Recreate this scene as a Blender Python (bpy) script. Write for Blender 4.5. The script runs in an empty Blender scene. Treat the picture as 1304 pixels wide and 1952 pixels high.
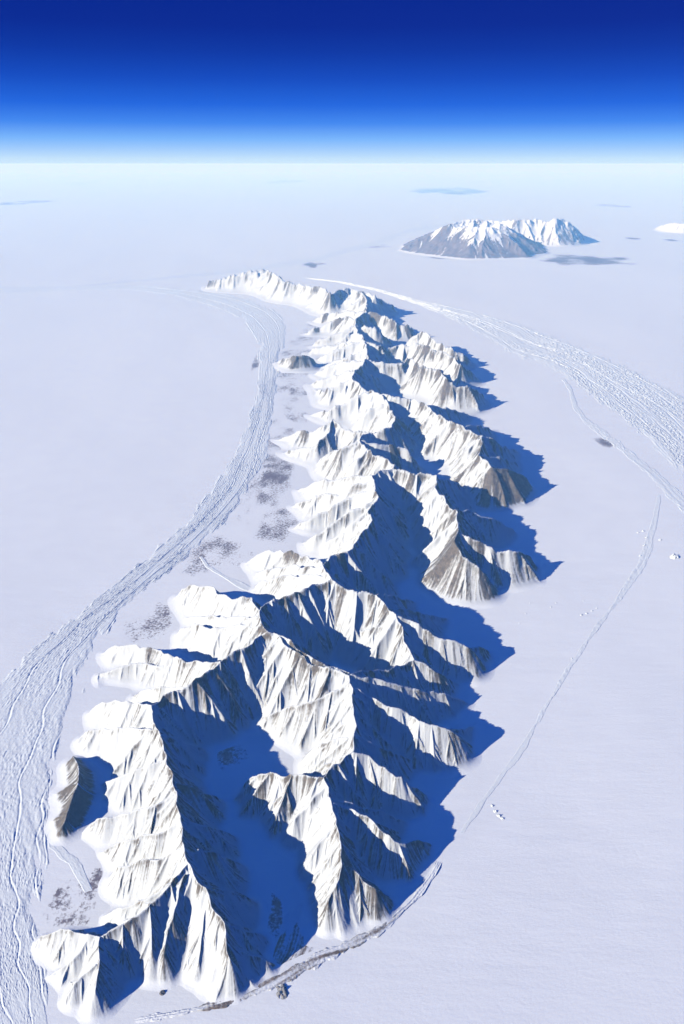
import bpy, math
import numpy as np

rng = np.random.default_rng(11)
scene = bpy.context.scene
C = scene.collection

# ---------------------------------------------------------------- camera
FPX, HORIZON, CX, CY, HCAM = 1500.0, 312.0, 652.0, 976.0, 100.0
PITCH = math.atan((CY - HORIZON) / FPX)
SP, CP = math.sin(PITCH), math.cos(PITCH)


def at(px, py, z=0.0):
    """point of the place at height z that the traced photo position stands for"""
    u, v = (px - CX) / FPX, (CY - py) / FPX
    d = np.array([u, CP + v * SP, -SP + v * CP])
    return np.array([0, 0, HCAM]) + d * ((z - HCAM) / d[2])


cam_d = bpy.data.cameras.new('camera')
cam = bpy.data.objects.new('camera', cam_d)
C.objects.link(cam)
cam.location = (0, 0, HCAM)
cam.rotation_euler = (math.pi / 2 - PITCH, 0, 0)
cam_d.sensor_fit = 'VERTICAL'
cam_d.sensor_height = 24
cam_d.lens = 24 * FPX / 1952
cam_d.clip_start = 0.5
cam_d.clip_end = 60000
scene.camera = cam

# ---------------------------------------------------------------- noise
_A = np.arange(1024) * (2 * np.pi / 1024)
_COS, _SIN = np.cos(_A), np.sin(_A)


def gnoise(x, y, seed=0):
    x = np.asarray(x, np.float64)
    y = np.asarray(y, np.float64) + np.zeros_like(x)
    xi, yi = np.floor(x).astype(np.int64), np.floor(y).astype(np.int64)
    fx, fy = x - xi, y - yi

    def g(ix, iy, dx, dy):
        h = (ix * 374761393 + iy * 668265263 + seed * 1442695041) & 0xffffffff
        h = ((h ^ (h >> 13)) * 1274126177) & 0xffffffff
        a = (h ^ (h >> 16)) & 1023
        return _COS[a] * dx + _SIN[a] * dy
    u = fx * fx * fx * (fx * (fx * 6 - 15) + 10)
    w = fy * fy * fy * (fy * (fy * 6 - 15) + 10)
    a = g(xi, yi, fx, fy)
    b = g(xi + 1, yi, fx - 1, fy)
    c = g(xi, yi + 1, fx, fy - 1)
    d = g(xi + 1, yi + 1, fx - 1, fy - 1)
    return ((a + u * (b - a)) * (1 - w) + (c + u * (d - c)) * w) * 1.45


def fbm(x, y, seed=0, n=4, gain=0.5):
    t, amp = 0, 1.0
    for i in range(n):
        t = t + amp * gnoise(x * 2 ** i, y * 2 ** i, seed + i * 17)
        amp *= gain
    return t


def sstep(a, b, x):
    t = np.clip((x - a) / (b - a), 0, 1)
    return t * t * (3 - 2 * t)


def lam(r):
    return (r / 130.0) ** 0.75


def ground_z(x, y):
    return (0.35 * gnoise(x / 70, y / 110, 3) + 0.10 * gnoise(x / 26, y / 34, 4)
            + 1.6 * gnoise(x / 420, y / 520, 5))


# ---------------------------------------------------------------- mesh helper
def grid_mesh(name, X, Y, Z, mask, attrs, mat, close=False):
    """one mesh from a structured grid, keeping the cells whose four corners are in mask"""
    nr, nc = X.shape
    cell = mask[:-1, :-1] & mask[1:, :-1] & mask[:-1, 1:] & mask[1:, 1:]
    idx = np.arange(nr * nc).reshape(nr, nc)
    q = np.stack([idx[:-1, :-1][cell], idx[:-1, 1:][cell], idx[1:, 1:][cell], idx[1:, :-1][cell]], 1)
    used = np.zeros(nr * nc, bool)
    used[q.ravel()] = True
    remap = np.cumsum(used) - 1
    q = remap[q]
    co = np.stack([X.ravel(), Y.ravel(), Z.ravel()], 1)[used].astype(np.float32)
    # faces must look up
    a, b, c = co[q[:, 0]], co[q[:, 1]], co[q[:, 2]]
    if np.mean(np.cross(b - a, c - a)[:, 2]) < 0:
        q = q[:, ::-1]
    me = bpy.data.meshes.new(name)
    me.vertices.add(len(co))
    me.vertices.foreach_set('co', co.ravel())
    me.loops.add(q.size)
    me.loops.foreach_set('vertex_index', np.ascontiguousarray(q).ravel().astype(np.int32))
    me.polygons.add(len(q))
    me.polygons.foreach_set('loop_start', np.arange(0, q.size, 4, dtype=np.int32))
    me.update(calc_edges=True)
    for k, v in attrs.items():
        at_ = me.attributes.new(k, 'FLOAT', 'POINT')
        at_.data.foreach_set('value', v.ravel()[used].astype(np.float32))
    me.materials.append(mat)
    ob = bpy.data.objects.new(name, me)
    C.objects.link(ob)
    return ob


# ---------------------------------------------------------------- materials
def new_mat(name):
    m = bpy.data.materials.new(name)
    m.use_nodes = True
    nt = m.node_tree
    nt.nodes.clear()
    out = nt.nodes.new('ShaderNodeOutputMaterial')
    b = nt.nodes.new('ShaderNodeBsdfPrincipled')
    nt.links.new(b.outputs[0], out.inputs[0])
    b.inputs['Specular IOR Level'].default_value = 0.15
    return m, nt, b


def noise_node(nt, scale, detail=6, rough=0.6, stretch=(1, 1, 1)):
    tc = nt.nodes.new('ShaderNodeTexCoord')
    mp = nt.nodes.new('ShaderNodeMapping')
    mp.inputs['Scale'].default_value = stretch
    n = nt.nodes.new('ShaderNodeTexNoise')
    n.inputs['Scale'].default_value = scale
    n.inputs['Detail'].default_value = detail
    n.inputs['Roughness'].default_value = rough
    nt.links.new(tc.outputs['Object'], mp.inputs[0])
    nt.links.new(mp.outputs[0], n.inputs['Vector'])
    return n.outputs['Fac']


def math_node(nt, op, a, b=None, c=None, clamp=False):
    n = nt.nodes.new('ShaderNodeMath')
    n.operation = op
    n.use_clamp = clamp
    for i, v in enumerate((a, b, c)):
        if v is None:
            continue
        if isinstance(v, (int, float)):
            n.inputs[i].default_value = v
        else:
            nt.links.new(v, n.inputs[i])
    return n.outputs[0]


def ramp_node(nt, fac, stops):
    r = nt.nodes.new('ShaderNodeValToRGB')
    e = r.color_ramp.elements
    while len(e) < len(stops):
        e.new(0.5)
    for el, (p, c) in zip(e, stops):
        el.position = p
        el.color = (*c, 1)
    nt.links.new(fac, r.inputs[0])
    return r.outputs[0]


def attr_node(nt, name):
    a = nt.nodes.new('ShaderNodeAttribute')
    a.attribute_name = name
    return a.outputs['Fac']


def mix_col(nt, fac, a, b):
    m = nt.nodes.new('ShaderNodeMix')
    m.data_type = 'RGBA'
    if isinstance(fac, (int, float)):
        m.inputs[0].default_value = fac
    else:
        nt.links.new(fac, m.inputs[0])
    for i, v in ((6, a), (7, b)):
        if isinstance(v, tuple):
            m.inputs[i].default_value = (*v, 1)
        else:
            nt.links.new(v, m.inputs[i])
    return m.outputs[2]


def bump(nt, b, height, strength, dist):
    n = nt.nodes.new('ShaderNodeBump')
    n.inputs['Strength'].default_value = strength
    n.inputs['Distance'].default_value = dist
    nt.links.new(height, n.inputs['Height'])
    nt.links.new(n.outputs[0], b.inputs['Normal'])


def snow_rock_mat(name, snow, rock_lo, rock_hi, fine, bump_d, edge=0.18, mott=0.5, drift=0.0, foot=False):
    """snow with rock wherever the surface's own rock measure, broken by noise, is high"""
    m, nt, b = new_mat(name)
    n1 = noise_node(nt, fine, 8, 0.7)
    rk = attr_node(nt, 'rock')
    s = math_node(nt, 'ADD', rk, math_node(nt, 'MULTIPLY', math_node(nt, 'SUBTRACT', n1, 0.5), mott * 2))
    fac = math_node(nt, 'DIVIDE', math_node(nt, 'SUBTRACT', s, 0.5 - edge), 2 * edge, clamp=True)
    n2 = noise_node(nt, fine * 0.6, 6, 0.65)
    rock = ramp_node(nt, n2, [(0.3, rock_lo), (0.7, rock_hi)])
    n3 = noise_node(nt, fine * 0.08, 4, 0.5)
    sn = ramp_node(nt, n3, [(0.3, tuple(c * 0.965 for c in snow)), (0.7, snow)])
    if foot:
        sn = mix_col(nt, attr_node(nt, 'foot'), sn, (0.69, 0.815, 0.94))
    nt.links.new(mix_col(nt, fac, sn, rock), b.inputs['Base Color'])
    b.inputs['Roughness'].default_value = 0.75
    if drift:
        n4 = noise_node(nt, 0.22, 9, 0.62, (0.3, 1.0, 1.0))
        n1 = math_node(nt, 'ADD', n1, math_node(nt, 'MULTIPLY', n4, drift))
    bump(nt, b, n1, 0.6, bump_d)
    return m


SNOW = (0.65, 0.77, 0.90)
M_MOUNT = snow_rock_mat('snow_and_rock', (0.51, 0.608, 0.725), (0.055, 0.055, 0.056), (0.17, 0.165, 0.16), 1.6, 0.10, 0.26, 0.28, foot=True)
M_GROUND = snow_rock_mat('wind_packed_snow', (0.70, 0.825, 0.945), (0.105, 0.10, 0.13), (0.21, 0.20, 0.25), 1.7, 0.05, 0.2, 1.25, 4.0)
M_ICE = snow_rock_mat('crevassed_ice', (0.65, 0.785, 0.90), (0.10, 0.09, 0.085), (0.22, 0.19, 0.17), 1.8, 0.10)
M_MORAINE = snow_rock_mat('gravel_and_ice', (0.65, 0.77, 0.90), (0.07, 0.06, 0.055), (0.22, 0.19, 0.17), 2.2, 0.10, 0.3, 0.9)
M_FAR = snow_rock_mat('far_snow_and_rock', (0.66, 0.77, 0.90), (0.09, 0.085, 0.10), (0.20, 0.185, 0.205), 0.22, 0.5)

# ---------------------------------------------------------------- traced ridge lines  (photo x, photo y, height)
# (points, rock bias, kind)   kind: 'c' crest, 's' spur, 'r' small rib
R = []


def ridge(pts, rock=0.0, kind='s'):
    R.append(([(a, b, c * float(np.interp(b, [1180, 1300, 1450], [1.0, 0.90, 0.78]))) for a, b, c in pts], rock, kind))


# -- near ridge along the first valley
ridge([(290,1345,11),(292,1375,11),(305,1405,11),(318,1450,11),(331,1490,11),(338,1530,11.2),(345,1570,11.5),(350,1610,11.8),(356,1650,12),(380,1685,11.2),(400,1715,10.3),(418,1750,9),(430,1780,7.6),(440,1830,4.8),(452,1885,0)], 0.05, 'c')
ridge([(356,1650,12),(335,1680,11),(315,1702,10.3),(275,1735,9),(230,1770,7.6),(190,1787,7)], 0, 'c')
ridge([(190,1787,7),(189,1822,6.4),(184,1862,4.6),(183,1900,2.6),(180,1944,0)], 0.1)
ridge([(190,1787,7),(150,1777,5.6),(112,1775,4.2),(80,1785,2),(62,1802,0)], 0.05)
ridge([(170,1790,6),(140,1830,3.2),(85,1870,0)])
ridge([(183,1840,5.6),(140,1880,2.6),(113,1920,0)])
ridge([(352,1670,11.5),(338,1715,9),(322,1770,5.6),(312,1830,2.4),(308,1874,0)], 0.05)
ridge([(398,1715,10),(388,1770,6.4),(378,1830,2.6),(372,1880,0)], 0.05)
ridge([(270,1738,8.6),(262,1775,5.5),(255,1815,2),(250,1840,0)])
ridge([(196,1800,6.5),(215,1840,3.5),(235,1870,0.5)])
# lit side of that ridge
ridge([(305,1395,10.5),(258,1392,7.5),(210,1390,5),(165,1396,2.4),(148,1412,0)], 0.05)
ridge([(290,1345,10.6),(250,1340,7.5),(205,1338,4.4),(178,1348,1.6),(166,1365,0)])
ridge([(318,1450,10.5),(270,1468,7),(225,1482,3.6),(188,1500,0)])
ridge([(336,1515,11),(290,1540,7.6),(235,1555,4.8),(188,1560,2.6),(155,1592,0)])
ridge([(345,1572,11),(295,1590,7.4),(240,1602,4),(188,1628,0)])
ridge([(352,1620,11.2),(300,1640,7.6),(250,1645,5),(222,1655,3),(203,1682,0)], 0.12)
ridge([(342,1675,10.6),(285,1718,7),(232,1730,3.8),(194,1752,0)])
# valley side of that ridge
for a in (1400, 1495, 1565, 1620, 1690, 1760, 1810):
    xx = 305 + (a - 1400) * 0.33
    zz = float(np.interp(a, [1400, 1650, 1715, 1780, 1830], [10.8, 11.6, 10, 7.2, 4.4]))
    ridge([(xx, a, zz), (xx + 38, a + 12, zz * 0.62), (xx + 74, a + 24, zz * 0.22), (xx + 90, a + 34, 0)], 0.05)
# -- wall round the near cirque
ridge([(290,1345,11),(310,1325,11),(335,1318,11),(365,1305,11.5),(392,1283,11.7),(420,1260,12),(440,1246,12),(465,1237,12),(485,1222,12.2),(505,1207,12.5),(524,1210,12.7),(545,1230,13),(585,1260,13),(630,1275,13),(665,1287,13)], 0.05, 'c')
for p, q in (((330,1320,11),(362,1352,0)),((365,1305,11.5),(392,1368,0)),((392,1283,11.6),(400,1350,0)),((420,1260,12),(427,1378,0)),((465,1237,12),(487,1360,0)),((505,1208,12.4),(530,1315,0)),((535,1222,12.8),(560,1300,0)),((575,1255,12.8),(575,1315,0))):
    mid = tuple((a * 0.5 + b * 0.5) for a, b in zip(p, q))
    ridge([p, (mid[0] + 1, mid[1], mid[2] + 0.2), q], 0.15)
ridge([(420,1262,11.5),(380,1262,8),(335,1255,6),(290,1235,5),(255,1230,4.2),(215,1232,2.4),(190,1248,0)], 0.08)
ridge([(345,1262,6),(315,1272,4.4),(270,1264,3.6),(220,1275,2),(188,1285,0.6),(188,1312,0)], 0.1)
ridge([(350,1310,10.5),(305,1312,7),(270,1318,3),(250,1330,0)])
ridge([(665,1287,13),(672,1320,13),(676,1360,12.8),(678,1400,12.5),(672,1430,12),(642,1458,11.5),(615,1482,11.2)], 0.05, 'c')
ridge([(615,1482,11.2),(590,1480,10.4),(550,1480,9.4),(510,1475,8),(482,1483,5.5),(468,1492,2.5)], 0.25, 'c')
ridge([(615,1482,11.2),(625,1505,11.2),(636,1535,11),(640,1570,10.6),(648,1605,9.8),(653,1650,8.8),(642,1690,6.2),(626,1722,3.8),(624,1779,0)], 0.03, 'c')
ridge([(668,1300,12.6),(620,1330,9),(590,1342,7),(550,1350,4.6),(505,1367,1.6),(495,1375,0)], 0.2)
ridge([(580,1345,6.6),(576,1375,3.4),(571,1417,0)], 0.25)
ridge([(620,1330,9),(612,1365,5),(600,1395,1)], 0.1)
ridge([(676,1400,12),(635,1412,8),(600,1425,4),(580,1442,0)])
ridge([(640,1570,10),(615,1600,7),(590,1640,3),(578,1690,0)])
ridge([(620,1500,10.6),(590,1530,7.5),(560,1570,3.6),(545,1600,0)])
ridge([(530,1478,8.6),(535,1520,5),(545,1555,1)])
# -- shadowed east side, south half
ridge([(676,1310,13),(700,1323,11),(740,1345,9.2),(775,1355,8.2),(800,1375,7.2),(830,1385,6.4),(860,1392,5.2),(882,1408,3.2),(905,1425,0)], 0.12)
ridge([(740,1345,9),(768,1395,5),(800,1437,0)])
ridge([(800,1375,7),(825,1415,4),(850,1452,0)])
ridge([(850,1390,5.5),(885,1388,3),(908,1380,0)])
ridge([(668,1285,13),(720,1297,10),(780,1312,6.5),(850,1322,3),(903,1342,0)])
ridge([(672,1432,12),(705,1445,10),(735,1465,8.2),(755,1480,7),(790,1500,4),(818,1520,0)], 0.2)
ridge([(678,1400,12),(720,1420,8),(765,1440,4),(800,1455,0)])
ridge([(755,1480,7),(775,1520,3.5),(790,1545,0)], 0.2)
ridge([(636,1532,11),(668,1540,9.6),(700,1558,8.2),(725,1580,7.2),(750,1600,5.6),(768,1605,4.8),(800,1602,2.6),(828,1612,0)], 0.25)
ridge([(735,1590,6.6),(755,1625,3.4),(780,1672,0)], 0.45)
ridge([(700,1558,8),(715,1600,4),(735,1645,0)], 0.1)
ridge([(626,1520,11),(680,1535,8),(740,1552,4),(782,1570,0)])
ridge([(653,1648,8.8),(680,1662,7),(700,1685,5),(715,1695,4.2),(733,1702,2.4),(735,1725,0)], 0.4)
ridge([(693,1680,5.4),(690,1710,3),(684,1744,0)], 0.55)
ridge([(706,1690,4.6),(715,1745,0)], 0.55)
ridge([(660,1655,8),(658,1690,4),(662,1728,0)])
# -- second cirque
ridge([(634,1104,14),(615,1110,13.6),(595,1117,13.4),(551,1136,13),(520,1146,13),(503,1152,13),(495,1172,13),(507,1202,13),(524,1208,12.7)], 0.03, 'c')
ridge([(524,1208,12.8),(541,1215,13),(564,1236,13),(598,1257,13),(631,1269,13),(665,1280,13)], 0.03, 'c')
ridge([(634,1104,14),(652,1117,13.6),(678,1128,13.2),(720,1134,12.6),(737,1157,12.2),(754,1172,12),(765,1195,11),(773,1214,10.2),(789,1257,8.4)], 0.05, 'c')
ridge([(789,1257,8.4),(764,1265,8.6),(738,1274,9.4),(711,1278,10.2),(685,1282,12),(665,1287,13)], 0.05, 'c')
ridge([(754,1172,11.6),(720,1193,8),(690,1202,5.4),(659,1217,1.6),(650,1225,0)], 0.15)
for p, q in (((634,1104,14),(650,1190,0)),((615,1110,13.4),(612,1180,0)),((655,1118,13.4),(665,1190,0)),((680,1128,13),(690,1182,0)),((590,1120,13),(590,1170,0)),((560,1134,12.6),(565,1175,0)),((715,1134,12.4),(705,1178,0)),((720,1195,7.6),(725,1235,0)),((697,1202,6),(700,1235,0)),((770,1210,10),(745,1240,0))):
    mid = tuple((a * 0.5 + b * 0.5) for a, b in zip(p, q))
    ridge([p, (mid[0] + 1, mid[1], mid[2] + 0.3), q], 0.12)
ridge([(754,1172,12),(800,1190,9.6),(835,1215,7.4),(865,1222,6.2),(893,1232,5),(910,1250,2.4),(918,1272,0)], 0.2)
ridge([(893,1232,5),(918,1232,3),(936,1243,0)], 0.1)
ridge([(835,1215,7),(860,1250,3.4),(890,1290,0)])
ridge([(789,1257,8.4),(810,1265,7.4),(838,1284,4.6),(882,1308,0)], 0.1)
ridge([(740,1157,12),(780,1162,8),(813,1172,4.4),(858,1178,0)], 0.05)
ridge([(700,1132,12.6),(745,1134,7),(798,1148,0)])
ridge([(497,1167,13),(478,1142,11),(445,1143,9.2),(417,1135,8),(405,1119,7.4),(376,1115,5),(345,1122,2),(334,1140,0)], 0.05)
ridge([(505,1200,12.6),(470,1194,9),(431,1197,6.2),(397,1200,4.6),(372,1192,3.8),(345,1198,1.2),(338,1217,0)])
ridge([(495,1178,12.4),(440,1178,7.6),(390,1174,3.6),(350,1180,0)])
ridge([(417,1137,7.8),(395,1150,4),(350,1165,0)])
# -- third cirque / long valley
ridge([(634,1104,14),(622,1090,13.4),(614,1074,13.2),(630,1063,13.2),(649,1056,13.2),(674,1044,13.3),(684,1022,13.6),(709,994,13.6),(702,972,13.6),(719,952,14),(714,925,14),(710,904,14),(730,896,14),(749,892,14)], 0.03, 'c')
ridge([(749,892,14),(789,900,14),(810,899,14),(831,902,14),(829,925,13.6),(849,950,13.2),(869,975,13),(874,1009,12.5)], 0.05, 'c')
ridge([(874,1009,12.5),(868,1034,11.2),(877,1057,9.2),(909,1079,6.6),(928,1097,4),(932,1120,0)], 0.55)
ridge([(874,1012,12.2),(899,1029,10.2),(928,1042,8.4),(958,1049,7.2),(988,1052,6),(1008,1060,3),(1016,1075,0)], 0.3)
for x0, y0, z0, x1, y1 in ((928,1042,8,948,1085),(945,1046,7.6,962,1092),(965,1050,6.6,978,1092),(988,1053,5.8,995,1090)):
    ridge([(x0,y0,z0),((x0+x1)/2,(y0+y1)/2,z0*0.5),(x1,y1,0)], 0.5)
ridge([(831,910,13.4),(855,913,10),(879,920,6.6),(905,932,0)])
ridge([(866,968,12.6),(899,973,9.2),(928,982,7.2),(958,994,4.4),(990,1016,0)], 0.05)
ridge([(928,982,7),(940,1005,3.4),(955,1022,0)])
ridge([(749,892,14),(760,925,9),(774,969,1)], 0.05)
ridge([(789,900,14),(790,930,9),(792,960,3)], 0.05)
ridge([(709,992,13.6),(728,1010,9),(744,1026,5.5),(779,1060,0)])
ridge([(684,1024,13.4),(702,1042,9),(719,1059,5.5),(752,1085,0)])
ridge([(719,952,13.6),(745,975,8),(768,1000,2)])
ridge([(714,922,13.8),(738,940,9),(762,962,3)])
ridge([(649,1056,13),(672,1076,8),(700,1100,3),(730,1112,0)])
ridge([(620,1085,13.2),(650,1100,9),(690,1115,3)])
for y0 in (925, 950, 978, 1005, 1035):
    xx = float(np.interp(y0, [900, 925, 950, 975, 1009, 1034, 1057], [831, 829, 849, 869, 874, 868, 877]))
    zz = float(np.interp(y0, [900, 950, 1009, 1057], [13.6, 13, 12.3, 9.4]))
    ridge([(xx, y0, zz), (xx - 22, y0 + 24, zz * 0.5), (xx - 34, y0 + 52, 0)], 0.28)
ridge([(719,952,13.6),(664,979,9),(604,1019,3.4),(572,1036,0)])
ridge([(702,975,13),(672,1000,9),(630,1030,3.4),(600,1048,0)])
ridge([(716,930,13.6),(679,938,9.6),(629,968,5),(582,990,2),(553,1010,0)])
ridge([(710,904,13.8),(644,909,8),(592,920,3.4),(562,934,0)])
ridge([(712,915,13.6),(650,935,8),(590,950,3.4),(550,966,0)])
ridge([(614,1072,12.8),(580,1059,8.6),(549,1052,7),(520,1047,5),(487,1059,2),(464,1076,0)], 0.05)
ridge([(628,1098,13.4),(580,1099,8.6),(530,1099,4.6),(490,1112,1.2),(478,1132,0)])
ridge([(612,1080,12.6),(560,1080,7),(510,1085,2.5),(485,1095,0)])
# -- northern cluster
ridge([(684,837,13.2),(704,855,13),(729,872,12.4),(752,881,12.8),(749,892,14)], 0.15, 'c')
ridge([(684,837,13.2),(649,855,9.4),(620,866,4),(600,886,0)], 0.25)
ridge([(700,852,12.8),(679,880,8.4),(655,892,2),(648,902,0)], 0.25)
ridge([(684,837,13),(729,845,11),(769,847,9.4),(789,872,4.4),(795,885,0)], 0.15)
ridge([(634,797,12),(619,811,9),(580,820,5.4),(545,828,2),(519,838,0)], 0.08)
ridge([(634,797,12),(622,830,7.4),(602,850,4.6),(560,855,2),(530,863,0)], 0.2)
ridge([(634,797,12),(654,817,10.4),(704,823,11),(729,817,12),(745,812,12)], 0.05, 'c')
ridge([(704,823,11),(690,830,12),(684,837,13.2)], 0.05, 'c')
ridge([(745,812,12),(752,790,12.4),(740,768,12.8),(721,747,13.2)], 0.05, 'c')
ridge([(824,782,13),(844,795,13),(879,812,13),(919,827,13.2),(915,848,12.8),(917,866,12.6),(938,887,12.2)], 0.2, 'c')
ridge([(938,887,12.2),(950,905,8.5),(957,924,4.5),(960,945,0)], 0.6)
ridge([(938,887,12.2),(973,897,8.6),(1000,908,3.6),(1014,928,0)], 0.7)
ridge([(950,900,9),(980,930,2),(990,945,0)], 0.7)
ridge([(879,812,12.8),(859,836,7.4),(842,859,0)], 0.15)
ridge([(915,830,12.8),(889,856,8.4),(862,884,0)], 0.2)
ridge([(915,860,12.4),(890,885,6),(866,908,0)], 0.4)
ridge([(938,887,12),(905,902,7),(878,915,0)], 0.45)
ridge([(919,827,12.8),(958,845,8),(992,860,0)])
ridge([(917,864,12.4),(958,871,7.4),(996,884,0)])
ridge([(850,800,12.6),(838,820,8),(800,832,3),(790,840,0)], 0.2)
ridge([(879,812,12.6),(915,812,7),(945,820,0)])
ridge([(721,747,13.2),(735,753,13),(749,757,13),(789,759,13),(814,771,13),(824,782,13)], 0.05, 'c')
ridge([(721,747,13),(694,748,11),(669,759,8.2),(629,779,4),(582,790,0)])
ridge([(735,765,12.8),(716,772,11),(690,794,5.6),(669,804,0)])
ridge([(721,750,13),(735,780,8),(752,800,4),(765,822,0)])
ridge([(789,759,13),(792,785,7),(795,812,0)], 0.1)
ridge([(764,757,13),(760,780,8),(772,800,2)], 0.1)
ridge([(814,771,13),(850,776,8),(880,785,3),(905,792,0)])
ridge([(701,665,13.2),(699,684,13),(679,704,13),(669,719,12.4),(690,735,12.4),(721,747,13.2)], 0.05, 'c')
ridge([(669,719,12),(629,739,6.4),(596,742,0)])
ridge([(680,704,12.6),(640,712,7),(604,724,3),(584,732,0)])
ridge([(699,684,12.8),(650,692,7),(610,704,2.4),(594,712,0)])
ridge([(675,715,12),(655,745,6),(625,764,0)])
ridge([(699,684,12.8),(729,688,12),(764,688,12),(784,680,13),(799,697,13),(841,704,13.2),(853,724,12.4),(878,730,11),(905,740,7.5),(918,746,5),(922,758,0)], 0.2, 'c')
ridge([(841,704,13),(832,734,5.6),(816,760,0)], 0.25)
ridge([(853,724,12.2),(866,748,5),(872,766,0)], 0.25)
ridge([(784,680,13),(772,705,6),(768,722,0)], 0.1)
ridge([(799,697,13),(790,722,6),(796,742,0)], 0.15)
ridge([(729,688,12),(735,705,7),(748,720,0)], 0.1)
ridge([(680,704,12.6),(710,716,8),(742,722,0)])
ridge([(804,630,12),(789,642,9),(778,650,5)], 0.1)
ridge([(804,630,12),(829,650,11),(863,667,9.4),(890,680,5),(905,692,0)], 0.2, 'c')
ridge([(764,655,11),(799,655,12),(829,667,12),(853,674,12),(878,694,10),(899,708,5),(911,722,0)], 0.2, 'c')
for x0, y0, z0, x1, y1 in ((799,656,12,790,684),(829,668,12,815,700),(853,675,12,842,708),(870,688,10.5,862,715),(890,702,7.5,888,720)):
    ridge([(x0,y0,z0),((x0+x1)/2,(y0+y1)/2,z0*0.55),(x1,y1,0)], 0.15)
ridge([(764,655,11),(745,664,6),(735,676,1)])
ridge([(694,650,12.4),(701,665,13.2)], 0.05, 'c')
ridge([(677,617,13.2),(685,635,12.2),(694,650,12.4),(720,658,11.5),(740,664,9),(764,655,10)], 0.1, 'c')
ridge([(677,617,13.2),(699,622,13.2),(719,627,12.2),(735,640,6.5),(745,650,2),(752,660,0)], 0.25, 'c')
ridge([(699,622,13),(695,640,7),(690,655,2)], 0.2)
ridge([(715,627,12),(712,645,5),(712,655,0)], 0.25)
ridge([(677,617,13),(649,628,9.4),(609,645,3.6),(588,660,0)], 0.12)
ridge([(680,622,12.6),(650,645,6.5),(628,664,0)], 0.12)
ridge([(694,650,12.2),(659,660,8),(624,674,4),(598,684,0)])
ridge([(694,650,12.2),(650,652,7.5),(600,662,3),(580,672,0)])
ridge([(700,664,12.8),(664,678,8),(630,690,3),(608,700,0)])
ridge([(679,605,14),(699,592,14),(726,600,13.2),(749,612,11),(779,620,8),(790,632,0)], 0.2, 'c')
for x0, y0, z0, x1, y1 in ((699,594,14,690,618),(726,601,13,725,628),(740,607,12,745,632),(755,614,10.6,762,634),(770,618,9,776,634)):
    ridge([(x0,y0,z0),((x0+x1)/2,(y0+y1)/2,z0*0.5),(x1,y1,0)], 0.3)
ridge([(679,605,14),(649,604,9.4),(614,616,5),(590,628,2),(570,636,0)], 0.05)
ridge([(696,592,13.8),(649,594,8),(615,600,4.6),(584,612,0)], 0.05)
ridge([(679,605,14),(678,612,13),(677,617,13.2)], 0.05, 'c')
ridge([(689,555,16),(700,575,13.5),(699,592,14)], 0.05, 'c')
ridge([(689,555,16),(716,565,15),(739,575,8),(752,586,3),(762,594,0)], 0.15, 'c')
ridge([(689,555,16),(670,552,14.5),(649,552,15.2),(629,560,14),(614,550,13.4),(579,542,13.4),(555,538,14),(539,533,15.5),(510,512,18.5),(480,515,16.5),(450,522,12.5),(420,530,8),(397,537,4),(388,543,0)], 0.06, 'c')
for x0, y0, z0, x1, y1 in ((698,565,14.6,640,600),(689,558,15.4,622,592),(660,554,14.4,596,588),(640,556,14.4,575,588),(614,551,13.2,552,580),(590,545,13.2,535,574),(570,541,13.2,518,570),(550,536,14,500,565),(530,526,16,478,558),(510,514,18,458,553),(490,516,17,440,550),(470,518,15,425,548),(450,522,12.4,410,546),(430,528,9.5,398,545)):
    ridge([(x0,y0,z0),(x0*0.6+x1*0.4,y0*0.6+y1*0.4,z0*0.55),(x1,y1,0)], 0.1)
for x0, y0, z0, x1, y1 in ((629,560,13.6,618,578),(655,555,14.4,650,580),(680,556,15.4,676,582),(716,566,14.6,720,588)):
    ridge([(x0,y0,z0),((x0+x1)/2,(y0+y1)/2,z0*0.5),(x1,y1,0)], 0.2)

KNOLL_NEAR = [([(139,1443,3.0),(150,1462,4.4),(150,1485,4.8),(142,1512,4.6),(134,1535,4.2),(125,1560,3.4),(116,1580,2.0),(109,1592,0.6)], 0.7, 'c'),
              ([(146,1495,4.4),(122,1505,2.6),(106,1515,0.8)], 0.7, 'r'), ([(130,1548,3.8),(112,1558,2.0),(100,1566,0.6)], 0.7, 'r')]
KNOLL_NEAR = [([(a, b, c * 0.72) for a, b, c in p], k, t) for p, k, t in KNOLL_NEAR]
KNOLL_FAR = [([(530,686,1),(545,681,5),(562,677,7.4),(574,676,7.6),(584,677,7),(596,684,4),(606,692,0)], 0.3, 'c'),
             ([(566,678,7.4),(571,692,4),(574,706,0)], 0.45, 'r'), ([(550,680,5.6),(548,695,2.4),(546,704,0)], 0.45, 'r'),
             ([(584,678,6.8),(592,694,3),(596,704,0)], 0.3, 'r'), ([(538,684,3.4),(534,694,1.6),(532,702,0)], 0.4, 'r')]


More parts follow.
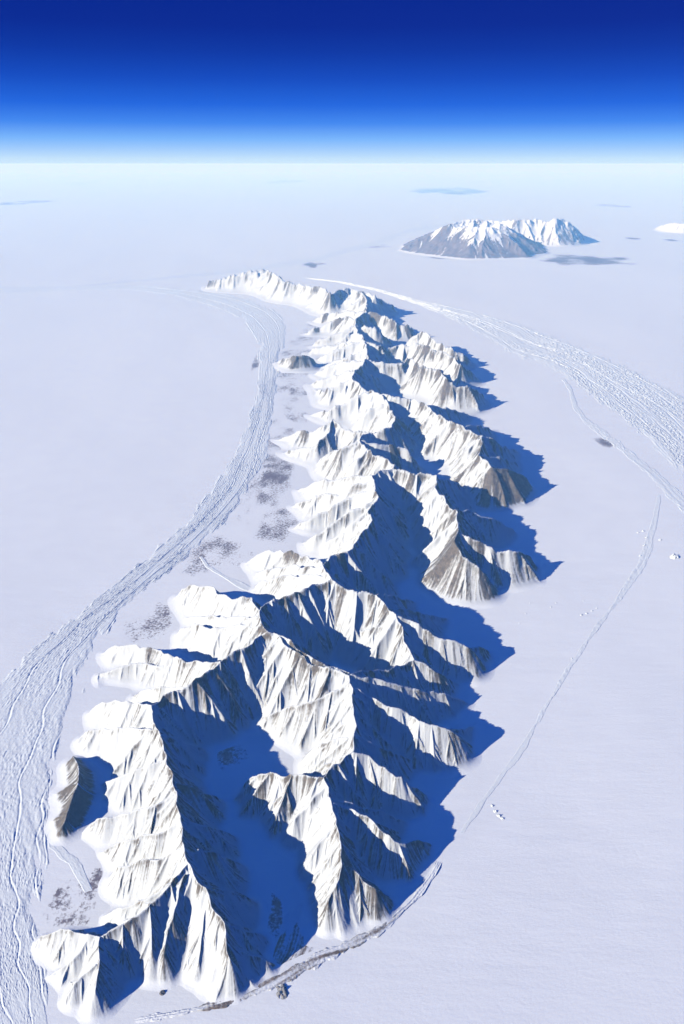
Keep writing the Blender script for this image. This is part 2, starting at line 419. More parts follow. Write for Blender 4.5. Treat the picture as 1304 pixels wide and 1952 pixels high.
# ---------------------------------------------------------------- height field of ridges
def build_segments(ridges, auto=True, K=1.3, rough=1.0, rib_len=1.0, lam_fn=lam):
    segs = []          # x0 y0 z0 x1 y1 z1 k s0 rock
    ribs = []
    for ri, (pts, rock, kind) in enumerate(ridges):
        zt = max(p[2] for p in pts)
        if pts[-1][2] < 1 and kind != 'r':
            pts = [(a, b, zt * (c / zt) ** 0.72) for a, b, c in pts]
        W = np.array([at(*p) for p in pts])
        L = np.r_[0, np.cumsum(np.linalg.norm(np.diff(W[:, :2], axis=0), axis=1))]
        l = lam_fn(np.hypot(*W[:, :2].T).mean())
        n = max(2, int(L[-1] / (1.1 * l)) + 1)
        t = np.linspace(0, L[-1], n)
        P = np.stack([np.interp(t, L, W[:, i]) for i in range(3)], 1)
        tan = np.gradient(P[:, :2], axis=0)
        tan /= np.linalg.norm(tan, axis=1)[:, None] + 1e-9
        nor = np.stack([-tan[:, 1], tan[:, 0]], 1)
        env = np.clip(np.minimum(np.arange(n), n - 1 - np.arange(n)) / 2.0, 0, 1)
        P[:, :2] += nor * (gnoise(t / (3.2 * l), ri * 7.3, 5) * 0.55 * l * rough * env)[:, None]
        saw = np.abs(gnoise(t / (3.4 * l), ri * 3.1, 9)) + 0.4 * np.abs(gnoise(t / (1.5 * l), ri * 3.1, 19))
        P[:, 2] += (0.45 - saw) * 1.3 * l * rough * env * np.clip(P[:, 2] / 6, 0, 1)
        k = K * (1.8 if kind == 'c' else 1.3)
        s0 = ri * 400.0
        for i in range(n - 1):
            segs.append((*P[i], *P[i + 1], k, s0 + t[i], rock))
        if not auto or kind == 'r':
            continue
        # ribs down both flanks
        for side in (-1, 1):
            d = rng.uniform(0.3, 1.2) * l
            while d < L[-1] - 0.3 * l:
                q = np.array([np.interp(d, t, P[:, i]) for i in range(3)])
                tg = np.array([np.interp(d, t, tan[:, i]) for i in range(2)])
                grad = (np.interp(d + l, t, P[:, 2]) - np.interp(d - l, t, P[:, 2])) / (2 * l)
                ang = math.radians(90 - np.clip(-grad, -0.5, 0.9) * 55 + rng.uniform(-12, 12)) * side
                dx = tg[0] * math.cos(ang) - tg[1] * math.sin(ang)
                dy = tg[0] * math.sin(ang) + tg[1] * math.cos(ang)
                m = rng.uniform(0.70, 0.92) * K
                if q[2] > 0.8 * l:
                    ln = q[2] / m * rib_len * rng.uniform(0.5, 1.0)
                    if pts[-1][2] < 1:
                        ln = min(ln, (L[-1] - d) * 0.95 + 0.3 * l)
                        m = max(m, q[2] / ln)
                    bend = rng.uniform(-0.25, 0.25)
                    a = np.array([q[0], q[1], q[2] - 0.05 * l])
                    e1 = np.array([q[0] + dx * ln * .5, q[1] + dy * ln * .5, q[2] - m * ln * .5 + 0.1 * l])
                    dx2, dy2 = dx - bend * dy, dy + bend * dx
                    e2 = np.array([e1[0] + dx2 * ln * .38, e1[1] + dy2 * ln * .38, q[2] - m * ln * .88])
                    ribs.append((a, e1, e2, rock))
                d += rng.uniform(2.6, 5.4) * l * (1.0 if kind == 'c' else 0.85)
    for (a, e1, e2, rock) in list(ribs):
        ln = np.linalg.norm((e2 - a)[:2])
        l = lam_fn(math.hypot(a[0], a[1]))
        for f in (0.25, 0.45, 0.65):
            for side in (-1, 1):
                if rng.random() > 0.55:
                    continue
                f2 = f + rng.uniform(-0.08, 0.08)
                q = a + (e1 - a) * f2 * 2 if f2 < 0.5 else e1 + (e2 - e1) * (f2 - 0.5) * 2
                if q[2] < 1.3 * l or ln < 3.5 * l:
                    continue
                dv = (e2 - a)[:2] / ln
                an = side * math.radians(rng.uniform(32, 58))
                dd = np.array([dv[0] * math.cos(an) - dv[1] * math.sin(an), dv[0] * math.sin(an) + dv[1] * math.cos(an)])
                l2 = min(q[2] / (0.98 * K), rng.uniform(1.6, 3.6) * l)
                p1 = np.array([q[0] + dd[0] * l2, q[1] + dd[1] * l2, q[2] - 0.98 * K * l2])
                segs.append((q[0], q[1], q[2] - 0.04 * l, *p1, 1.55 * K, rng.uniform(-9e4, -5e4), rock))
    for j, (a, e1, e2, rock) in enumerate(ribs):
        s0 = -j * 90.0 - 50
        ll = np.linalg.norm((e1 - a)[:2])
        segs.append((*a, *e1, 1.35 * K, s0, rock))
        segs.append((*e1, *e2, 1.35 * K, s0 + ll, rock))
    return segs


def box_blur(A, n):
    for ax in (0, 1):
        pad = [(n + 1, n) if a == ax else (0, 0) for a in (0, 1)]
        c = np.cumsum(np.pad(A, pad, mode='edge'), axis=ax)
        k = 2 * n + 1
        A = (c[k:] - c[:-k]) / k if ax == 0 else (c[:, k:] - c[:, :-k]) / k
    return A


def downhill_streaks(H, RR, TH, rr, n=26):
    """noise drawn out along the fall line, the way gullies and rock bands run"""
    K = H.copy()
    for _ in range(2):
        K[1:-1] = (K[:-2] + K[1:-1] + K[2:]) / 3
        K[:, 1:-1] = (K[:, :-2] + K[:, 1:-1] + K[:, 2:]) / 3
    gi = np.gradient(K, axis=0) / np.gradient(RR)[:, None] ** 2
    gj = np.gradient(K, axis=1) / (np.gradient(TH)[None, :] * rr) ** 2
    nn = np.hypot(gi, gj) + 1e-9
    gi, gj = (gi / nn).astype(np.float32).ravel(), (gj / nn).astype(np.float32).ravel()
    nr, nc = H.shape
    N = np.random.default_rng(5).standard_normal(H.shape).astype(np.float32)
    N2 = N.copy()
    N2[1:-1, 1:-1] = (N[1:-1, 1:-1] * 2 + N[:-2, 1:-1] + N[2:, 1:-1] + N[1:-1, :-2] + N[1:-1, 2:]) / 6
    N2 = N2.ravel()
    sel = np.flatnonzero(H.ravel() > -0.6)
    i0, j0 = (sel // nc).astype(np.float32), (sel % nc).astype(np.float32)
    acc = N2[sel].copy()
    for sg in (-1, 1):
        i, j = i0.copy(), j0.copy()
        for k in range(n):
            q = np.clip(np.rint(i), 0, nr - 1).astype(np.int64) * nc + np.clip(np.rint(j), 0, nc - 1).astype(np.int64)
            i += sg * gi[q]
            j += sg * gj[q]
            q = np.clip(np.rint(i), 0, nr - 1).astype(np.int64) * nc + np.clip(np.rint(j), 0, nc - 1).astype(np.int64)
            acc += N2[q] * (1 - k / (n + 1))
    out = np.zeros(H.size)
    out[sel] = acc / (acc.std() + 1e-9)
    return out.reshape(H.shape)


def ridge_field(TH, RR, segs, warp=0.22, flute=0.10, floor_w=1.0, lam_fn=lam, groove=0.032, low_rock=None):
    """height over the plain on a log-polar grid, with the coordinate that runs along each ridge"""
    th, rr = np.meshgrid(TH, RR)
    X, Y = rr * np.sin(th), rr * np.cos(th)
    l = lam_fn(rr)
    wx = X + warp * l * fbm(X / (2.6 * l + 1e-9) , Y / (2.6 * l), 21, 3)
    wy = Y + warp * l * fbm(X / (2.6 * l), Y / (2.6 * l), 57, 3)
    H = np.full(X.shape, -9.0)
    S = np.zeros_like(X)
    D = np.full(X.shape, 9.0)
    RK = np.zeros_like(X)
    for (x0, y0, z0, x1, y1, z1, k, s0, rock) in segs:
        rad = 1.35 * max(z0, z1) / k + 3.5
        xa, xb = min(x0, x1) - rad, max(x0, x1) + rad
        ya, yb = max(5, min(y0, y1) - rad), max(y0, y1) + rad
        cs = [(x, y) for x in (xa, xb) for y in (ya, yb)]
        ths = [math.atan2(x, y) for x, y in cs]
        rs = [math.hypot(x, y) for x, y in cs]
        rmin = ya if xa < 0 < xb else min(math.hypot(min(abs(xa), abs(xb)), ya), min(rs))
        c0, c1 = np.searchsorted(TH, [min(ths), max(ths)])
        r0, r1 = np.searchsorted(RR, [rmin, max(rs)])
        if c1 <= c0 or r1 <= r0:
            continue
        sl = (slice(r0, r1), slice(c0, c1))
        ax, ay = wx[sl] - x0, wy[sl] - y0
        ex, ey = x1 - x0, y1 - y0
        L = math.hypot(ex, ey) + 1e-9
        ex, ey = ex / L, ey / L
        al = ax * ex + ay * ey
        tc = np.clip(al, 0, L)
        pe = ax * ey - ay * ex
        d = np.hypot(al - tc, pe)
        zr = z0 + (z1 - z0) * tc / L
        zp = np.maximum(zr, 0.05)
        wd = 1.35 * zp / k
        h = np.where(d < wd, zp * np.maximum(1 - d / wd, 0) ** 1.5, -0.45 * (d - wd)) + np.minimum(zr - 0.05, 0)
        up = h > H[sl]
        if not up.any():
            continue
        m = (z1 - z0) / L
        over = al - tc
        s = s0 + tc - np.clip(m / k, -0.8, 0.8) * d + np.arctan2(np.abs(over), np.abs(pe) + 1e-6) * np.sign(over) * 1.2 + 170 * (pe > 0)
        for arr, v in ((H, h), (S, s), (D, d)):
            a = arr[sl]
            a[up] = v[up]
        a = RK[sl]
        a[up] = rock * (1.4 if rock > 0.3 else 1.0)
    fl = sstep(0.0, 1.2, D / l) * sstep(0.0, 2.0, H / l + 0.3)
    ridged = 0.5 - np.abs(gnoise(S / (0.85 * l), D / (9 * l), 31)) * 1.3
    H = H + flute * l * fl * ridged
    H = H + 0.05 * l * fl * fbm(X / (0.7 * l), Y / (0.7 * l), 77, 2)
    B = H
    for _ in range(2):
        B = box_blur(B, 5)
    q = B - 0.10 * l
    e = 0.25 * l
    H = 0.5 * (H + q + np.sqrt((H - q) ** 2 + e * e)) - 0.5 * e * sstep(0, 0.5, D / l)
    F = np.maximum(H, -1.2 * l)
    for _ in range(2):
        F = box_blur(F, 4)
    t = sstep(-0.2, 1.5, H / l)
    H = np.where(H > -1.2 * l, F * (1 - t) + H * t, H)
    streak = downhill_streaks(H, RR, TH, rr)
    H = H + groove * l * fl * streak
    w = floor_w * np.minimum(l, 2.5)
    Hs = np.where(H > w, H, np.where(H > -w, (H + w) ** 2 / (4 * w), 0.0))
    dr = np.gradient(Hs, axis=0) / np.gradient(RR)[:, None]
    dt = np.gradient(Hs, axis=1) / (np.gradient(TH)[None, :] * rr)
    slope = np.hypot(dr, dt)
    patch = fbm(X / (5 * l), Y / (5 * l), 47, 2)
    rock = -0.11 + 0.26 * streak + 0.30 * patch + 0.35 * (slope - 1.15) + RK
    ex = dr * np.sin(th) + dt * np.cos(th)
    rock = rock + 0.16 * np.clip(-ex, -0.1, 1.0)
    if low_rock:
        rock = rock + low_rock[2] * sstep(low_rock[0], low_rock[1], Hs + 5 * patch - 3.5 * streak)
    rock = rock * sstep(0.25, 1.1, Hs / np.minimum(l, 2))
    return X, Y, Hs, rock


def log_rows(r0, r1, a, b):
    out = [r0]
    while out[-1] < r1:
        f = (math.log(out[-1] / r0)) / math.log(r1 / r0)
        out.append(out[-1] * (1 + a + (b - a) * f))
    return np.array(out)


def struct(o, label=None, cat=None):
    o['kind'] = 'structure'
    return o


def tag(o, label, cat, group=None):
    o['label'] = label
    o['category'] = cat
    if group:
        o['group'] = group
    return o


def range_mesh(name, ridges, th0, th1, r0, r1, dth, dra, drb, mat, **kw):
    fk = {k: kw.pop(k) for k in ('warp', 'flute', 'floor_w', 'groove', 'low_rock') if k in kw}
    if 'lam_fn' in kw:
        fk['lam_fn'] = kw['lam_fn']
    TH = np.arange(th0, th1, dth)
    RR = log_rows(r0, r1, dra, drb)
    X, Y, H, rock = ridge_field(TH, RR, build_segments(ridges, **kw), **fk)
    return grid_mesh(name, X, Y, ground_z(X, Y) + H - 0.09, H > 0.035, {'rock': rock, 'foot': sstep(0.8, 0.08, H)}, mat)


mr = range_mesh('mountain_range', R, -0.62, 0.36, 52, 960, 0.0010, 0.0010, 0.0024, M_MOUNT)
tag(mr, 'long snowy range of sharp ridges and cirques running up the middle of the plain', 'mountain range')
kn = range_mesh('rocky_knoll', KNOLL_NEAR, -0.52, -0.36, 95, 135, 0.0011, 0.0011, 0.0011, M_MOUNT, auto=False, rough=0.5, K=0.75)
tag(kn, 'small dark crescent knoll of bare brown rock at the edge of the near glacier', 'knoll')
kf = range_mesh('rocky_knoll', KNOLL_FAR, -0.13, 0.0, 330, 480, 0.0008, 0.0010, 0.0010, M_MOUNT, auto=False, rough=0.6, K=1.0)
tag(kf, 'small half snowy knoll beside the bend of the glacier, left of the range', 'knoll')

# ---------------------------------------------------------------- far massifs
TABLE = [([(857,427,33),(885,420,36),(918,419,37),(945,421,36),(962,428,33)], 0.0, 'c'),
         ([(857,427,33),(825,442,20),(795,455,9),(768,467,0)], 0.3, 'c'), ([(962,428,33),(985,449,18),(1010,460,7),(1050,464,0)], 0.3, 'c'),
         ([(866,434,29),(900,432,32),(935,433,32),(966,441,27)], 0.0, 'c'),
         ([(885,420,36),(868,452,16),(855,474,0)], 0.35, 's'), ([(905,419,37),(895,450,18),(890,477,0)], 0.35, 's'),
         ([(928,420,37),(925,450,18),(925,479,0)], 0.35, 's'), ([(950,423,36),(958,452,16),(965,478,0)], 0.35, 's'),
         ([(962,428,33),(985,458,10),(1000,473,0)], 0.3, 's'), ([(857,427,32),(830,455,12),(812,472,0)], 0.35, 's')]
SECOND = [([(958,420,28),(985,419,31),(1024,417,32),(1044,424,27),(1058,417,33),(1070,416,33),(1085,424,26),(1100,437,10),(1108,447,0)], 0.05, 'c'),
          ([(985,419,31),(990,438,12),(995,450,0)], 0.2, 's'), ([(1010,418,32),(1015,438,12),(1020,453,0)], 0.2, 's'),
          ([(1030,419,31),(1040,440,11),(1045,453,0)], 0.2, 's'), ([(1058,417,33),(1065,436,13),(1070,450,0)], 0.2, 's'),
          ([(1075,418,31),(1088,438,10),(1095,450,0)], 0.2, 's'), ([(960,420,28),(950,440,8),(945,450,0)], 0.1, 's')]
HILL = [([(1250,432,1),(1268,427,9),(1282,424,14),(1305,424,15),(1330,426,14),(1350,434,0)], 0.1, 'c'),
        ([(1275,426,11),(1272,432,4),(1268,437,0)], 0.15, 's'), ([(1295,424,14),(1295,432,5),(1292,438,0)], 0.2, 's')]
flat = lambda r: np.full_like(np.asarray(r, float), 3.4) if np.ndim(r) else 3.4
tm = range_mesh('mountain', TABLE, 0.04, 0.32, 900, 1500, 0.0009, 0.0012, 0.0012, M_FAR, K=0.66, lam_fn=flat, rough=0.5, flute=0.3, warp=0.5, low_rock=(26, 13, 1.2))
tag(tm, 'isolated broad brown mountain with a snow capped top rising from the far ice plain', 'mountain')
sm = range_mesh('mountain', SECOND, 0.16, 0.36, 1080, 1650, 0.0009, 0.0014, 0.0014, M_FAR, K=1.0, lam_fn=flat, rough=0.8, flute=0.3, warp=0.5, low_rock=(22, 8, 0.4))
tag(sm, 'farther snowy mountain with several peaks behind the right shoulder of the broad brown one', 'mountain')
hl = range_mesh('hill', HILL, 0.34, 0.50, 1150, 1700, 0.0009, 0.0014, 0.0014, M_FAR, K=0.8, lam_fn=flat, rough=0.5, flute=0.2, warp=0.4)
tag(hl, 'low white hill cut by the right edge of the view on the far ice plain', 'hill')

# ---------------------------------------------------------------- ground
th_f = np.arange(-0.66, 0.66, 0.0030)
TH = np.r_[np.linspace(-math.pi, -0.68, 60), th_f, np.linspace(0.68, math.pi, 60)]
RR = np.r_[np.geomspace(0.5, 48, 24), log_rows(49, 2600, 0.0032, 0.006), np.geomspace(2640, 11000, 60)]
th, rr = np.meshgrid(TH, RR)
X, Y = rr * np.sin(th), rr * np.cos(th)
rock = np.full(X.shape, -1.2)
# bare patches on the plain: photo centre, half width, half height, strength
PATCH = [(500,900,75,120,0.42),(565,720,60,100,0.30),(420,1062,95,45,0.36),(285,1190,70,50,0.30),(150,1715,75,80,0.36),(515,925,42,58,1.0),(525,1000,50,44,0.8),(540,890,50,16,0.6),(490,685,12,22,0.7),(572,745,34,26,0.6),(572,795,36,14,0.7),(590,690,40,18,0.4),(470,985,20,30,0.5),
         (380,1080,36,26,0.6),(430,1045,40,16,0.5),(315,1168,16,18,0.5),(275,1198,20,14,0.6),(185,1680,18,32,0.9),(125,1700,26,24,0.7),
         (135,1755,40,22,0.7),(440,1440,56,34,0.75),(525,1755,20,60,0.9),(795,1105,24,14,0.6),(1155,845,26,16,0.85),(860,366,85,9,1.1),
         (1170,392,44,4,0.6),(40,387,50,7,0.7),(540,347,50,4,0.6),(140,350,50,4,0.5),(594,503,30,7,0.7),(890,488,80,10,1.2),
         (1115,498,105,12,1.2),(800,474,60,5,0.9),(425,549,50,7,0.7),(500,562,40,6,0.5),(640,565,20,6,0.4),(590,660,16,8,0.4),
         (560,690,30,14,0.3),(600,620,20,10,0.35),(540,1898,14,20,0.9),(1210,455,20,3,0.8),(1280,457,20,3,0.7),(720,470,40,5,0.4),
         (745,925,20,12,0.2),(925,945,20,6,0.5)]
for (px, py, hw, hh, s) in PATCH:
    c = at(px, py)
    a = at(px + hw, py)
    t0, t1 = at(px, py - hh), at(px, py + hh)
    rx = abs(a[0] - c[0])
    ry = abs(t0[1] - t1[1]) / 2
    cy = (t0[1] + t1[1]) / 2
    w = lam(np.hypot(c[0], cy))
    q = np.hypot((X - c[0] + 0.4 * rx * gnoise(X / (rx * 0.7), Y / (ry * 0.7), 91)) / rx,
                 (Y - cy + 0.4 * ry * gnoise(X / (rx * 0.7), Y / (ry * 0.7), 93)) / ry)
    blot = 0.40 * fbm(X / (5.5 * w), Y / (9 * w), 95, 4, 0.6)
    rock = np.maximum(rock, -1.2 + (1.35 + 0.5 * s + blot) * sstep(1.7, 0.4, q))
Z = ground_z(X, Y)
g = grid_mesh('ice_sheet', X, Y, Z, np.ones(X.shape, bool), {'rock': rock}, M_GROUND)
struct(g)


# ---------------------------------------------------------------- glaciers
def flow_mesh(name, left, right, mat, step, nv, rough, seed, lift=0.10, edge=0.10, rockline=0.0, rockwin=None, rise=0.08, chop=1.0, smooth_end=0.05, grooves=(), cap=1.3):
    """a sheet of broken ice that follows two traced banks"""
    def dense(pl):
        W = np.array([at(*p)[:2] for p in pl])
        L = np.r_[0, np.cumsum(np.linalg.norm(np.diff(W, axis=0), axis=1))]
        f = L / L[-1]
        t = np.linspace(0, 1, 400)
        Q = np.stack([np.interp(t, f, W[:, i]) for i in range(2)], 1)
        for _ in range(30):
            Q[1:-1] = (Q[:-2] + 2 * Q[1:-1] + Q[2:]) / 4
        return Q
    A, B = dense(left), dense(right)
    M = (A + B) / 2
    L = np.r_[0, np.cumsum(np.linalg.norm(np.diff(M, axis=0), axis=1))]
    ts = [0.0]
    while ts[-1] < L[-1]:
        i = min(399, int(np.searchsorted(L, ts[-1])))
        ts.append(ts[-1] + step * math.hypot(*M[i]))
    ts = np.array(ts)
    ai = np.stack([np.interp(ts, L, A[:, i]) for i in range(2)], 1)
    bi = np.stack([np.interp(ts, L, B[:, i]) for i in range(2)], 1)
    v = np.linspace(-edge, 1 + edge, nv)
    X = ai[:, None, 0] * (1 - v) + bi[:, None, 0] * v
    Y = ai[:, None, 1] * (1 - v) + bi[:, None, 1] * v
    U = np.repeat(ts[:, None], nv, 1)
    wid = np.linalg.norm(ai - bi, axis=1)[:, None]
    V = v[None, :] * wid
    l = lam(np.hypot(X, Y))
    lh = np.minimum(l, cap)
    rag = 0.6 * edge * (fbm(X / (2.2 * l), Y / (2.2 * l), seed + 5, 3)) + 0.5 * edge * gnoise(X / (9 * l), Y / (9 * l), seed + 6)
    e = np.minimum(v[None, :] + 0 * X, 1 - v[None, :]) + rag
    prof = sstep(-0.02, 0.20, e)
    ub = sstep(0, smooth_end, ts / ts[-1])[:, None] * sstep(0, smooth_end, 1 - ts / ts[-1])[:, None]
    vv = V + 0.8 * l * gnoise(U / (14 * l), V / (6 * l), seed + 1)
    stri = 0.5 - np.abs(gnoise(vv / (1.3 * l), U / (40 * l), seed + 2)) * 1.4
    stri += 0.5 * (0.5 - np.abs(gnoise(vv / (0.55 * l), U / (22 * l), seed + 3)) * 1.4)
    blocks = np.abs(gnoise(vv / (0.75 * l), U / (1.0 * l), seed + 4)) + 0.6 * np.abs(gnoise(vv / (0.38 * l), U / (0.5 * l), seed + 8)) - 0.4
    zone = sstep(-0.25, 0.35, gnoise(vv / (5 * l), U / (45 * l), seed + 9) + 0.2)
    zz = rough * lh * (0.20 * stri * (1.15 - 0.6 * zone) + chop * 0.8 * blocks * (0.25 + 0.75 * zone))
    for gi, gv in enumerate(grooves):
        gc = gv + 0.07 * gnoise(U / (55 * l), 0 * U + gi * 9.7, seed + 13)
        gw = 0.16 * l / wid * (1 + 0.5 * gnoise(U / (12 * l), 0 * U + gi * 3.3, seed + 14))
        zz = zz - 0.09 * lh * np.exp(-((v[None, :] - gc) / gw) ** 2) + 0.05 * lh * np.exp(-((v[None, :] - gc - 2 * gw) / (1.3 * gw)) ** 2)
    h = -0.14 * lh + prof * ub * (lift + 0.14 * lh + rise * lh) + zz * prof * ub
    rk = np.full(X.shape, -1.0)
    if rockline:
        wn = 1.0
        if rockwin:
            uu = (ts / ts[-1])[:, None]
            wn = 0.55 + 0.45 * sstep(rockwin[0] - 0.12, rockwin[0], uu) * sstep(rockwin[1] + 0.2, rockwin[1], uu)
        rk = -1.0 + wn * rockline * sstep(0.1, 0.5, prof) * (1 + 0.5 * gnoise(vv / (0.8 * l), U / (12 * l), seed + 11))
    return grid_mesh(name, X, Y, ground_z(X, Y) + h, h > -0.10 * lh, {'rock': rk}, mat)


struct(flow_mesh('glacier',
    [(-260,560),(0,560),(150,553),(250,552),(330,562),(400,585),(450,612),(482,650),(488,700),(482,760),(462,820),(430,880),(390,945),(330,1015),(250,1085),(150,1160),(60,1230),(-10,1280),(-90,1350),(-150,1460),(-150,1600),(-110,1750),(-70,1860),(-30,2000),(-10,2200),(0,2500)],
    [(-260,540),(0,545),(150,544),(250,541),(380,551),(470,566),(522,585),(549,612),(552,640),(538,680),(534,730),(528,790),(521,860),(495,915),(455,975),(395,1035),(330,1090),(255,1150),(205,1210),(178,1290),(160,1370),(120,1450),(92,1530),(92,1600),(110,1660),(62,1760),(72,1860),(125,2000),(190,2200),(260,2500)],
    M_ICE, 0.0022, 280, 0.20, 100, cap=1.25, lift=0.05, rise=0.05, edge=0.2, grooves=(0.12, 0.42, 0.70, 0.90, 0.96)))
struct(flow_mesh('glacier',
    [(560,528),(640,538),(720,556),(800,584),(850,606),(905,640),(960,680),(1030,700),(1080,728),(1130,775),(1190,826),(1245,880),(1310,960),(1400,1060)],
    [(560,525),(640,534),(720,550),(790,570),(850,582),(930,598),(1010,620),(1090,648),(1160,678),(1230,708),(1304,738),(1360,765),(1430,800),(1560,850)],
    M_ICE, 0.0018, 230, 0.36, 200, cap=2.0, lift=0.05, rise=0.05, grooves=(0.06, 0.3, 0.5, 0.55, 0.8, 0.93)))
struct(flow_mesh('glacier',
    [(1066,718),(1082,745),(1088,775),(1110,806),(1150,838),(1200,878),(1250,925),(1330,1010)],
    [(1074,716),(1094,742),(1102,772),(1124,800),(1166,830),(1216,866),(1268,908),(1350,990)],
    M_ICE, 0.0014, 60, 0.2, 300, lift=0.03, rise=0.03, edge=0.3))
struct(flow_mesh('glacier',
    [(-60,552),(150,543),(300,527),(450,512),(600,488),(700,462),(790,434),(880,420)],
    [(-60,562),(150,548),(300,533),(450,520),(600,500),(700,473),(790,444),(880,424)],
    M_ICE, 0.0016, 40, 0.08, 400, lift=0.02, rise=0.02, edge=0.3))
# gravelly moraine bank along the foot of the range and the long shear line across the right plain
struct(flow_mesh('moraine_bank',
    [(240,1945),(330,1930),(420,1908),(480,1880),(540,1850),(600,1818),(660,1795),(720,1766),(775,1718),(815,1668),(838,1630)],
    [(240,1958),(340,1944),(430,1925),(500,1900),(560,1876),(610,1846),(670,1812),(735,1780),(790,1728),(828,1678),(848,1636)],
    M_MORAINE, 0.0011, 90, 0.26, 500, lift=0.10, rise=0.05, edge=0.3, rockline=1.48, rockwin=(0.22, 0.62), chop=0.5, grooves=(0.2, 0.5, 0.8)))
struct(flow_mesh('shear_line',
    [(838,1630),(878,1580),(925,1510),(985,1430),(1050,1320),(1110,1225),(1165,1150),(1215,1075),(1240,1000),(1255,930)],
    [(848,1636),(890,1584),(940,1512),(1000,1432),(1062,1322),(1122,1228),(1180,1152),(1232,1078),(1254,1002),(1262,930)],
    M_ICE, 0.0022, 50, 0.12, 600, lift=0.02, rise=0.02, edge=0.4, chop=0.8))
# small side streams
struct(flow_mesh('glacier', [(376,1058),(390,1082),(420,1102),(460,1124),(500,1140)], [(386,1060),(402,1080),(432,1098),(470,1117),(510,1134)],
    M_ICE, 0.0014, 40, 0.30, 700, lift=0.03, rise=0.03, edge=0.3, chop=0.2))
struct(flow_mesh('glacier', [(86,1470),(80,1560),(92,1620),(130,1655),(152,1690),(168,1712)], [(97,1470),(92,1560),(108,1606),(150,1640),(172,1680),(182,1708)],
    M_ICE, 0.0014, 50, 0.2, 800, lift=0.02, rise=0.02, edge=0.3, chop=0.2))
struct(flow_mesh('glacier', [(540,1740),(528,1790),(505,1840),(480,1880)], [(590,1700),(575,1760),(592,1800),(640,1812)],
    M_MORAINE, 0.0011, 120, 0.22, 900, lift=0.05, rise=0.03, edge=0.15, chop=0.1, rockline=1.5, rockwin=(0.5, 0.9), smooth_end=0.2))


# ---------------------------------------------------------------- loose ice blocks and boulders
def lump(name, px, py, size, seed, mat, rockv, label, cat, group=None, stretch=1.0, rot=0.0, tall=0.9):
    p = at(px, py)
    n = 22
    a = np.linspace(-1, 1, n)
    U, V = np.meshgrid(a, a)
    q = np.hypot(U, V)
    h = np.maximum(0, 1 - q ** 1.6) * (0.75 + 0.9 * fbm(U * 1.8 + seed, V * 1.8, seed, 3)) * 0.8
    h += np.where(q < 0.9, 0.25 * np.abs(gnoise(U * 4, V * 4 + seed, seed)), 0)
    cs, sn = math.cos(rot), math.sin(rot)
    XX, YY = U * size * stretch, V * size
    X = XX * cs - YY * sn
    Y = XX * sn + YY * cs
    g0 = float(ground_z(np.array([p[0]]), np.array([p[1]]))[0])
    o = grid_mesh(name, X, Y, h * size * tall - 0.08 * size, q < 1.08, {'rock': np.full(X.shape, rockv)}, mat)
    o.location = (p[0], p[1], g0)
    return tag(o, label, cat, group)


lump('boulder', 310, 1896, 0.42, 3, M_MOUNT, 0.9, 'lone dark boulder on the snow just below the foot of a near spur', 'boulder')
lump('rock_outcrop', 538, 1893, 1.3, 5, M_MOUNT, 0.62, 'dark rock outcrop in the snow below the gravel bank at the bottom', 'rock', None, 0.75, 0.3, 0.4)
for i, (px, py) in enumerate(((938, 1536), (944, 1547), (951, 1555), (957, 1560))):
    lump('ice_block', px, py, 0.36 - 0.04 * abs(i - 2), 20 + i, M_ICE, -1, 'one of a short diagonal row of white ice blocks on the lower right plain', 'ice block', 'row of ice blocks on the right plain', 1.3, -0.9)
for i, (px, py, s) in enumerate(((1216, 1016, 0.8), (1226, 1013, 1.0), (1232, 1025, 0.9), (1228, 1040, 0.9), (1220, 1060, 0.8), (1258, 1030, 1.0))):
    lump('ice_block', px, py, s * 0.45, 40 + i, M_ICE, -1, 'one of the loose ice blocks beside the upper end of the shear line', 'ice block', 'ice blocks by the shear line', 1.4, 0.4)
lump('ice_hummock', 1286, 1063, 1.3, 61, M_ICE, -1, 'rounded ice hummock with a dark blue shaded side near the right edge', 'ice hummock', None, 1.3, 0.6)
for i, (px, py, s) in enumerate(((1108, 1173, .7), (1118, 1170, .8), (1128, 1165, .6), (1137, 1160, .5), (1060, 1150, .5), (1050, 1158, .5), (1112, 1146, .45), (1090, 1256, .5),
                                 (1010, 1150, .4), (1002, 1170, .4), (990, 1188, .4))):
    lump('ice_block', px, py, s * 0.45, 80 + i, M_ICE, -1, 'small scattered ice block on the smooth plain right of the range', 'ice block', 'scattered ice blocks on the right plain', 1.3, 0.5)

# ---------------------------------------------------------------- haze
hz_m = bpy.data.materials.new('thin_air')
hz_m.use_nodes = True
nt = hz_m.node_tree
nt.nodes.clear()
out = nt.nodes.new('ShaderNodeOutputMaterial')
vol = nt.nodes.new('ShaderNodeVolumePrincipled')
vol.inputs['Color'].default_value = (0.22, 0.54, 1.0, 1)
vol.inputs['Absorption Color'].default_value = (0.87, 0.95, 1, 1)
vol.inputs['Density'].default_value = 0.0007
vol.inputs['Anisotropy'].default_value = 0.0
nt.links.new(vol.outputs[0], out.inputs['Volume'])
me = bpy.data.meshes.new('haze')
b0, z0, z1 = 12000, -5.0, 101.0
vs = [(x, y, z) for z in (z0, z1) for x, y in ((-b0, -b0), (b0, -b0), (b0, b0), (-b0, b0))]
me.from_pydata(vs, [], [(3, 2, 1, 0), (4, 5, 6, 7), (0, 1, 5, 4), (1, 2, 6, 5), (2, 3, 7, 6), (3, 0, 4, 7)])
me.materials.append(hz_m)
hz = bpy.data.objects.new('haze', me)
C.objects.link(hz)
hz['kind'] = 'stuff'

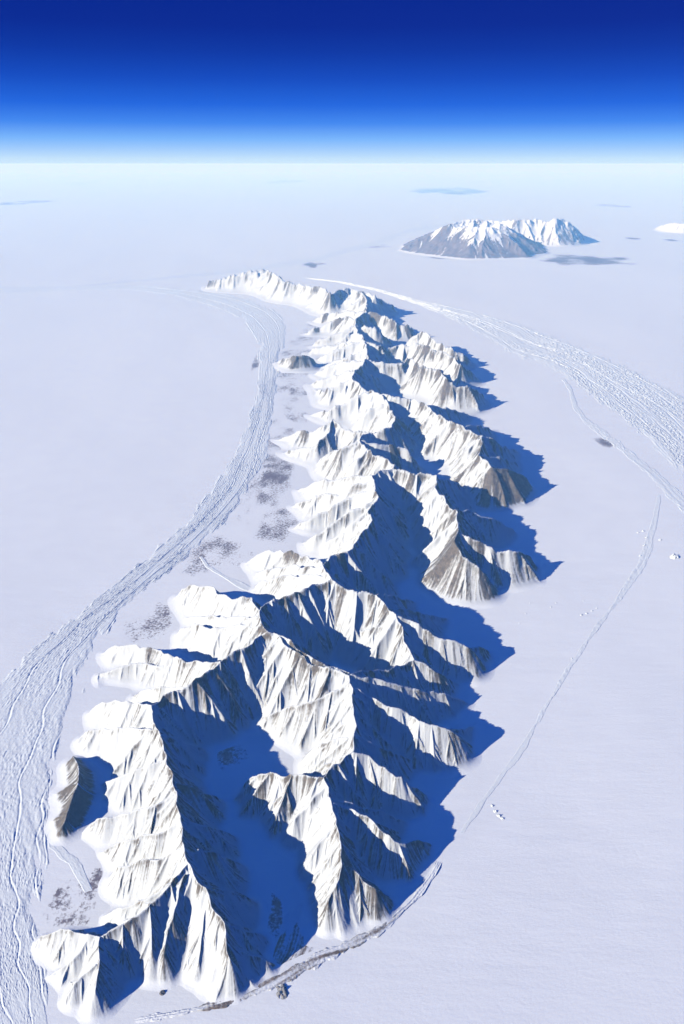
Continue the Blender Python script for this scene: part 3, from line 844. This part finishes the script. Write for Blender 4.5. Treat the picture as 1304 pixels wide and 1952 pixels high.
# ---------------------------------------------------------------- light
EXPOSURE = 0.66
EL, AZ = math.radians(23.5), math.radians(30)
sun_d = bpy.data.lights.new('sun', 'SUN')
sun_d.energy = 5.0
sun_d.angle = math.radians(0.5)
sun_d.color = (1.0, 0.87, 0.70)
sun = bpy.data.objects.new('sun', sun_d)
C.objects.link(sun)
from mathutils import Vector
tv = Vector((math.cos(AZ) * math.cos(EL), math.sin(AZ) * math.cos(EL), -math.sin(EL)))
sun.rotation_euler = tv.to_track_quat('-Z', 'Y').to_euler()

w = bpy.data.worlds.new('World')
scene.world = w
w.use_nodes = True
nt = w.node_tree
bg = nt.nodes['Background']
sky = nt.nodes.new('ShaderNodeTexSky')
sky.sky_type = 'NISHITA'
sky.sun_disc = False
sky.sun_elevation = EL
sky.sun_rotation = math.atan2(-tv.x, -tv.y)
sky.altitude = 10000
sky.air_density = 1.0
sky.dust_density = 0.2
tc = nt.nodes.new('ShaderNodeTexCoord')
sep = nt.nodes.new('ShaderNodeSeparateXYZ')
nt.links.new(tc.outputs['Generated'], sep.inputs[0])
e = math_node(nt, 'POWER', math_node(nt, 'MAXIMUM', sep.outputs[2], 0.0), 0.5, clamp=True)


def lin(c):
    return tuple((v / 255 / 12.92) if v / 255 < 0.04045 else ((v / 255 + 0.055) / 1.055) ** 2.4 for v in c)


def sy(y):
    return math.sin(max(0, math.atan((CY - y) / FPX) - PITCH)) ** 0.5


stops = [(sy(312), (206, 230, 249)), (sy(303), (198, 227, 251)), (sy(290), (172, 210, 252)), (sy(265), (120, 180, 252)), (sy(235), (64, 135, 240)), (sy(200), (28, 100, 222)),
         (sy(150), (10, 72, 192)), (sy(100), (2, 52, 165)), (sy(50), (0, 38, 148)), (sy(0), (0, 36, 144)), (0.55, (0, 32, 126)), (1.0, (0, 78, 184))]
rc = ramp_node(nt, e, [(p, tuple(v / 2 ** EXPOSURE for v in lin(c))) for p, c in stops])
sc10 = nt.nodes.new('ShaderNodeVectorMath')
sc10.operation = 'SCALE'
sc10.inputs['Scale'].default_value = 10.0
nt.links.new(rc, sc10.inputs[0])
mx = mix_col(nt, 0.98, sky.outputs[0], sc10.outputs[0])
nt.links.new(mx, bg.inputs[0])
bg.inputs[1].default_value = 0.1

# ---------------------------------------------------------------- output
vs_ = scene.view_settings
vs_.view_transform = 'Standard'
vs_.look = 'None'
vs_.exposure = EXPOSURE
vs_.gamma = 1
scene.cycles.use_denoising = True
scene.cycles.max_bounces = 4
scene.cycles.diffuse_bounces = 0
scene.cycles.volume_bounces = 3
